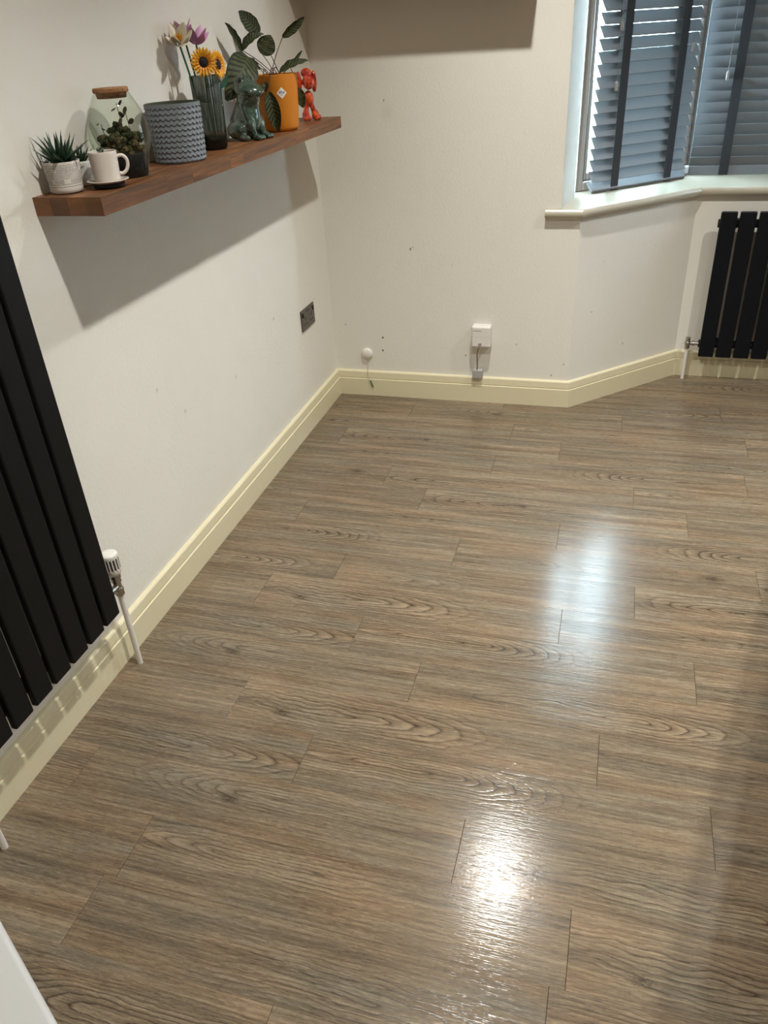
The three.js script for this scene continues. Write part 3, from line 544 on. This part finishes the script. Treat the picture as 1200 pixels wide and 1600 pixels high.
sunflower('front artificial sunflower with dark centre facing the room', [0.094, 1.402, 1.050], [0.62, 0.1, 0.75], [0.082, 1.21, 1.035]);
sunflower('second artificial sunflower turned to the right behind the front one', [0.112, 1.394, 1.004], [0.95, 0.1, 0.1], [0.088, 1.21, 1.01]);
{ // ceramic frog
  const t = thing('ceramic_frog', 'glossy dark green ceramic frog sitting upright', 'figurine', [0.083, SY, 0.805], -0.15);
  const F = (x, y, z) => {                             // local: faces +x
    let d = capsule(x, y, z, [-0.012, 0.045, 0], [0.008, 0.098, 0], 0.042, 0.030);
    d = smin(d, ell(x, y, z, [0.012, 0.058, 0], [0.034, 0.046, 0.036]), 0.02);
    d = smin(d, ell(x, y, z, [0.012, 0.137, 0], [0.036, 0.025, 0.040]), 0.016);
    d = smin(d, ell(x, y, z, [0.038, 0.128, 0], [0.029, 0.017, 0.037]), 0.014);
    const az = Math.abs(z);
    d = smin(d, ell(x, y, z, [0.020, 0.104, 0], [0.028, 0.018, 0.030]), 0.014);
    d = smin(d, ell(x, y, az, [0.004, 0.158, 0.022], [0.014, 0.014, 0.012]), 0.010);
    d = smin(d, capsule(x, y, az, [0.016, 0.092, 0.030], [0.030, 0.045, 0.030], 0.0125, 0.0105), 0.010);
    d = smin(d, capsule(x, y, az, [0.030, 0.045, 0.030], [0.042, 0.010, 0.024], 0.0105, 0.0085), 0.008);
    for (const k of [-1, 0, 1]) d = smin(d, capsule(x, y, az, [0.042, 0.009, 0.024], [0.062, 0.007, 0.024 + k * 0.011], 0.0085, 0.0068), 0.004);
    d = smin(d, ell(x, y, az, [-0.010, 0.029, 0.041], [0.034, 0.026, 0.021]), 0.010);
    d = smin(d, capsule(x, y, az, [0.005, 0.010, 0.044], [0.032, 0.008, 0.054], 0.011, 0.009), 0.008);
    d = Math.max(d, -(capsule(x, y, az, [0.070, 0.121, 0], [0.030, 0.119, 0.042], 0.0028, 0.0028)));
    return Math.max(d, -y);
  };
  const fm = tex(256, 256, (i, j) => { const n = fbm(i * 0.05, j * 0.05, 4), s = noise(i * 0.3, j * 0.3) > 0.75 ? 1.45 : 1; return [mix(26, 74, n) * s, mix(44, 92, n) * s, mix(38, 78, n) * s]; }, true, [8, 8]);
  mesh('body', sculpt(F, [0.01, 0.085, 0], 0.1, 76), phy({ map: fm, roughness: 0.22, clearcoat: 1, clearcoatRoughness: 0.05 }), t);
  for (const s of [-1, 1]) mesh('eye', ball(0.0085, [0.011, 0.160, s * 0.027]), phy({ color: 0x0a0c0b, roughness: 0.1, clearcoat: 1 }), t);
}
{ // orange pot and calathea
  const px = 0.100, pz = 0.585, t = thing('orange_pot', 'matt orange plant pot with a white diamond sticker', 'plant pot', [px, SY, pz]);
  const prof = [[0, 0], [0.048, 0], [0.056, 0.003], [0.0605, 0.012], [0.0635, 0.040], [0.067, 0.100], [0.0695, 0.162], [0.0685, 0.1635], [0.0672, 0.162], [0.065, 0.13], [0.06, 0.02], [0, 0.012]];
  mesh('pot', lathe(prof, 64), std({ color: 0xc47608, roughness: 0.62 }), t); mesh('soil', lathe([[0, 0.150], [0.0655, 0.148]], 32), soilMat, t);
  const N = 8, pos = [], uv = [], idx = [], a0 = Math.atan2(camera.position.z - pz, camera.position.x - px) - 0.22, s = 0.0165;
  for (let j = 0; j <= N; j++) for (let i = 0; i <= N; i++) { const u = i / N, v = j / N, dx = (u - v) * s, dy = (u + v - 1) * s, y = 0.112 + dy, r = mix(0.067, 0.0695, (y - 0.1) / 0.062) + 0.0006, a = a0 - dx / r; pos.push(Math.cos(a) * r, y, Math.sin(a) * r); uv.push(0.5 + (u - v) * 0.5, 0.5 + (u + v - 1) * 0.5); }
  for (let j = 0; j < N; j++) for (let i = 0; i < N; i++) { const a = j * (N + 1) + i, b = a + 1, c = a + N + 1, d = c + 1; idx.push(a, b, d, a, d, c); }
  const g = new THREE.BufferGeometry(); g.setAttribute('position', new THREE.Float32BufferAttribute(pos, 3)); g.setAttribute('uv', new THREE.Float32BufferAttribute(uv, 2)); g.setIndex(idx); g.computeVertexNormals();
  const stick = canvasTex(128, 128, (c, w, h) => { c.fillStyle = '#e8e4de'; c.fillRect(0, 0, w, h); c.fillStyle = '#39424a'; c.font = 'bold 44px sans-serif'; c.textAlign = 'center'; c.fillText('dho', 64, 72); c.fillStyle = '#8b949a'; c.fillRect(44, 80, 40, 4); c.fillRect(50, 88, 28, 3); });
  mesh('sticker', g, std({ map: stick, roughness: 0.5, side: THREE.DoubleSide }), t);

  const c = thing('calathea', 'striped calathea plant growing in the orange pot', 'houseplant', [px, SY + 0.150, pz]); const O = V(px, SY + 0.150, pz);
  const lt = tex(192, 384, (i, j) => {
    const u = i / 192 * 2 - 1, v = j / 384, side = Math.abs(u), band = Math.sin((v * 9 - side * 1.6) * 6.283), n = fbm(i * 0.06, j * 0.06, 3);
    let d = clamp(band * 2 + 0.1); if (side < 0.05) d = 0.1; if (side > 0.88) d = 0.75;
    return [mix(74, 26, d) * (0.65 + 0.6 * n), mix(80, 32, d) * (0.65 + 0.6 * n), mix(44, 22, d) * (0.65 + 0.6 * n)];
  });
  const lm = phy({ map: lt, roughness: 0.6, specularIntensity: 0.6, side: THREE.DoubleSide }), stemM = std({ color: 0x3d2a20, roughness: 0.7 });
  // [base, tip, width, face direction, sag, cup, foot offset]
  const L = [
    [[0.072, 1.462, 0.606], [0.034, 1.522, 0.655], 0.050, [0.7, 0.2, 0.7], 0.0, 0.15],
    [[0.036, 1.416, 0.672], [0.034, 1.493, 0.760], 0.030, [1.0, 0.1, 0.2], 0.0, 0.6],
    [[0.036, 1.420, 0.668], [0.095, 1.460, 0.625], 0.034, [0.3, 0.8, 0.6], 0.012, 0.5],
    [[0.086, 1.405, 0.632], [0.112, 1.455, 0.612], 0.058, [0.5, 0.2, 0.85], 0.0, 0.12],
    [[0.134, 1.448, 0.571], [0.202, 1.498, 0.542], 0.028, [0.2, -0.5, 0.85], 0.0, 0.5],
    [[0.148, 1.378, 0.532], [0.172, 1.408, 0.512], 0.010, [0.5, 0.2, 0.85], 0.0, 0.8],
    [[0.122, 1.352, 0.596], [0.212, 1.380, 0.568], 0.036, [0.1, 0.75, 0.6], 0.008, 0.4],
    [[0.062, 1.402, 0.690], [0.036, 1.296, 0.830], 0.096, [0.75, 0.45, 0.5], 0.030, 0.12],
    [[0.108, 1.304, 0.672], [0.126, 1.190, 0.668], 0.046, [0.35, 0.15, 0.9], 0.008, 0.5],
    [[0.094, 1.330, 0.668], [0.100, 1.304, 0.676], 0.022, [0.5, 0.2, 0.85], 0.006, 0.9],
    [[0.157, 1.306, 0.545], [0.167, 1.246, 0.536], 0.034, [0.4, 0.1, 0.9], 0.004, 0.3],
    [[0.045, 1.395, 0.675], [0.075, 1.365, 0.640], 0.030, [0.6, 0.6, 0.5], 0.004, 0.3],
  ];
  L.forEach(([b, tp, w, f, sag, cup], k) => {
    const B = V(...b), T = V(...tp), y = T.clone().sub(B), len = y.length(); y.normalize(); const z = V(...f).addScaledVector(y, -V(...f).dot(y)).normalize(), x = y.clone().cross(z);
    const nu = 14, nv = 6, pos = [], uv = [], idx = [];
    for (let i = 0; i <= nu; i++) for (let j = 0; j <= nv; j++) {
      const q = i / nu, s2 = j / nv * 2 - 1, hw = w / 2 * Math.pow(Math.sin(Math.PI * Math.pow(clamp(q * 0.96 + 0.03), 0.85)), 0.7), wav = 0.0016 * Math.sin(q * 22 + k) * Math.abs(s2);
      const p = B.clone().addScaledVector(y, len * q).addScaledVector(x, s2 * hw).addScaledVector(z, cup * s2 * s2 * hw + wav + sag * 4 * q * (1 - q)).sub(O); pos.push(p.x, p.y, p.z); uv.push(j / nv, q);
    }
    for (let i = 0; i < nu; i++) for (let j = 0; j < nv; j++) { const a = i * (nv + 1) + j, bb = a + 1, cc = a + nv + 1, d = cc + 1; idx.push(a, bb, d, a, d, cc); }
    const g2 = new THREE.BufferGeometry(); g2.setAttribute('position', new THREE.Float32BufferAttribute(pos, 3)); g2.setAttribute('uv', new THREE.Float32BufferAttribute(uv, 2)); g2.setIndex(idx); g2.computeVertexNormals();
    mesh('leaf', g2, lm, c);
    const foot = V(Math.cos(k * 2.4) * 0.022, -0.001, Math.sin(k * 2.4) * 0.022), top = B.clone().sub(O), mid = foot.clone().lerp(top, 0.55); mid.y = Math.max(mid.y, Math.min(top.y, 0.02) + 0.006) + 0.006;
    if (top.y < 0.03) mid.set(mid.x * 1.05, 0.032, mid.z * 1.05);
    mesh('stem', tube([foot, mid, top], 0.0012, 20, 6), stemM, c);
  });
}
{ // glossy orange figurine with drooping ears
  const t = thing('orange_figurine', 'glossy orange red figurine with long drooping ears', 'figurine', [0.094, SY, 0.288], -0.75); t.scale.set(1.12, 1.04, 1.12);
  const F = (x, y, z) => {                             // local: faces +x
    const az = Math.abs(z);
    let d = ell(x, y, z, [0, 0.068, 0], [0.0165, 0.0245, 0.0165]);
    d = smin(d, ell(x, y, z, [0.008, 0.118, 0], [0.020, 0.0235, 0.0185]), 0.004);
    d = smin(d, ell(x, y, z, [-0.004, 0.145, 0], [0.0165, 0.0150, 0.0165]), 0.004);
    d = smin(d, ell(x, y, az, [-0.006, 0.118, 0.0265], [0.0115, 0.0330, 0.0095]), 0.003);
    d = smin(d, capsule(x, y, az, [0, 0.050, 0.008], [0.002, 0.022, 0.016], 0.0075, 0.0085), 0.004);
    d = smin(d, ell(x, y, az, [0.004, 0.017, 0.017], [0.0135, 0.0165, 0.0115]), 0.003);
    d = smin(d, ell(x, y, az, [0.017, 0.009, 0.012], [0.0085, 0.0085, 0.0075]), 0.002);
    d = smin(d, ell(x, y, az, [0.015, 0.009, 0.024], [0.0085, 0.0085, 0.0075]), 0.002);
    return Math.max(d, -y);
  };
  const fm = tex(256, 256, (i, j) => { const n = fbm(i * 0.03, j * 0.02, 3); return [mix(140, 226, clamp(n * 1.8 - 0.4)), mix(16, 104, clamp(n * 1.8 - 0.5)), mix(8, 10, n)]; }, true, [9, 9]);
  mesh('body', sculpt(F, [0.004, 0.082, 0], 0.09, 84), phy({ map: fm, roughness: 0.12, clearcoat: 1, clearcoatRoughness: 0.03 }), t);
}

/* ---------- furniture at the edge of the frame ---------- */
function table(name, label, A, B, depth, side, y, th, mat, legMat) {   // A-B: one long edge in plan, depth to the given side of it
  const d = new THREE.Vector2(B[0] - A[0], B[1] - A[1]), L = d.length(); const t = thing(name, label, 'table', [A[0], 0, A[1]], -Math.atan2(d.y, d.x));
  mesh('table_top', rbox(L, th, depth, 0.006, [L / 2, y - th / 2, side * depth / 2], 3), mat, t);
  for (const x of [0.06, L - 0.06]) for (const z of [0.06, depth - 0.06]) mesh('leg', cyl(0.016, 0.022, y - th, [x, 0, side * z], 20), legMat, t);
}
const whiteTop = phy({ color: 0xd4d5d4, roughness: 0.35 });
table('white_table', 'white table top at the lower left corner of the picture', [0.30, 2.692], [0.93, 3.060], 0.42, 1, 0.75, 0.028, whiteTop, whiteTop);
table('dining_table', 'wooden dining table standing out of the picture on the right', [1.585, 2.506], [2.05, 0.62], 0.85, 1, 0.75, 0.03, shelfMats[2], shelfMats[1]);

/* ---------- outside the window ---------- */
{
  const lawn = mesh('ground', box(-12, 16, -0.6, -0.5, -16, -0.95), std({ color: 0xa9aaa4, roughness: 1 }), scene); lawn.userData = { kind: 'structure', label: 'pale green front garden outside the window', category: 'ground' };
  const hm = [0x5f6d50, 0x6c7a5c, 0x546248].map((c) => std({ color: c, roughness: 1 }));
  for (let k = 0; k < 4; k++) {
    const t = thing('garden_hedge', ['clipped hedge outside furthest left', 'clipped hedge outside left of the bay', 'clipped hedge outside in front of the bay', 'clipped hedge outside right of the bay'][k], 'hedge', [-6 + k * 3.9, -0.5, -4.2 - (k % 2) * 0.3], 0, 'garden hedges');
    const g = new THREE.IcosahedronGeometry(0.9, 5), p = g.attributes.position; for (let i = 0; i < p.count; i++) { const n = 0.8 + 0.45 * fbm(p.getX(i) * 5 + k * 9, p.getY(i) * 5 + p.getZ(i) * 4, 4); p.setXYZ(i, p.getX(i) * n * 1.5, p.getY(i) * n + 0.75, p.getZ(i) * n * 0.7); } g.computeVertexNormals();
    mesh('foliage', g, hm[k % 3], t); mesh('trunk', cyl(0.05, 0.04, 0.5, [0, 0, 0], 10), soilMat, t);
  }
}
renderer.render(scene, camera);
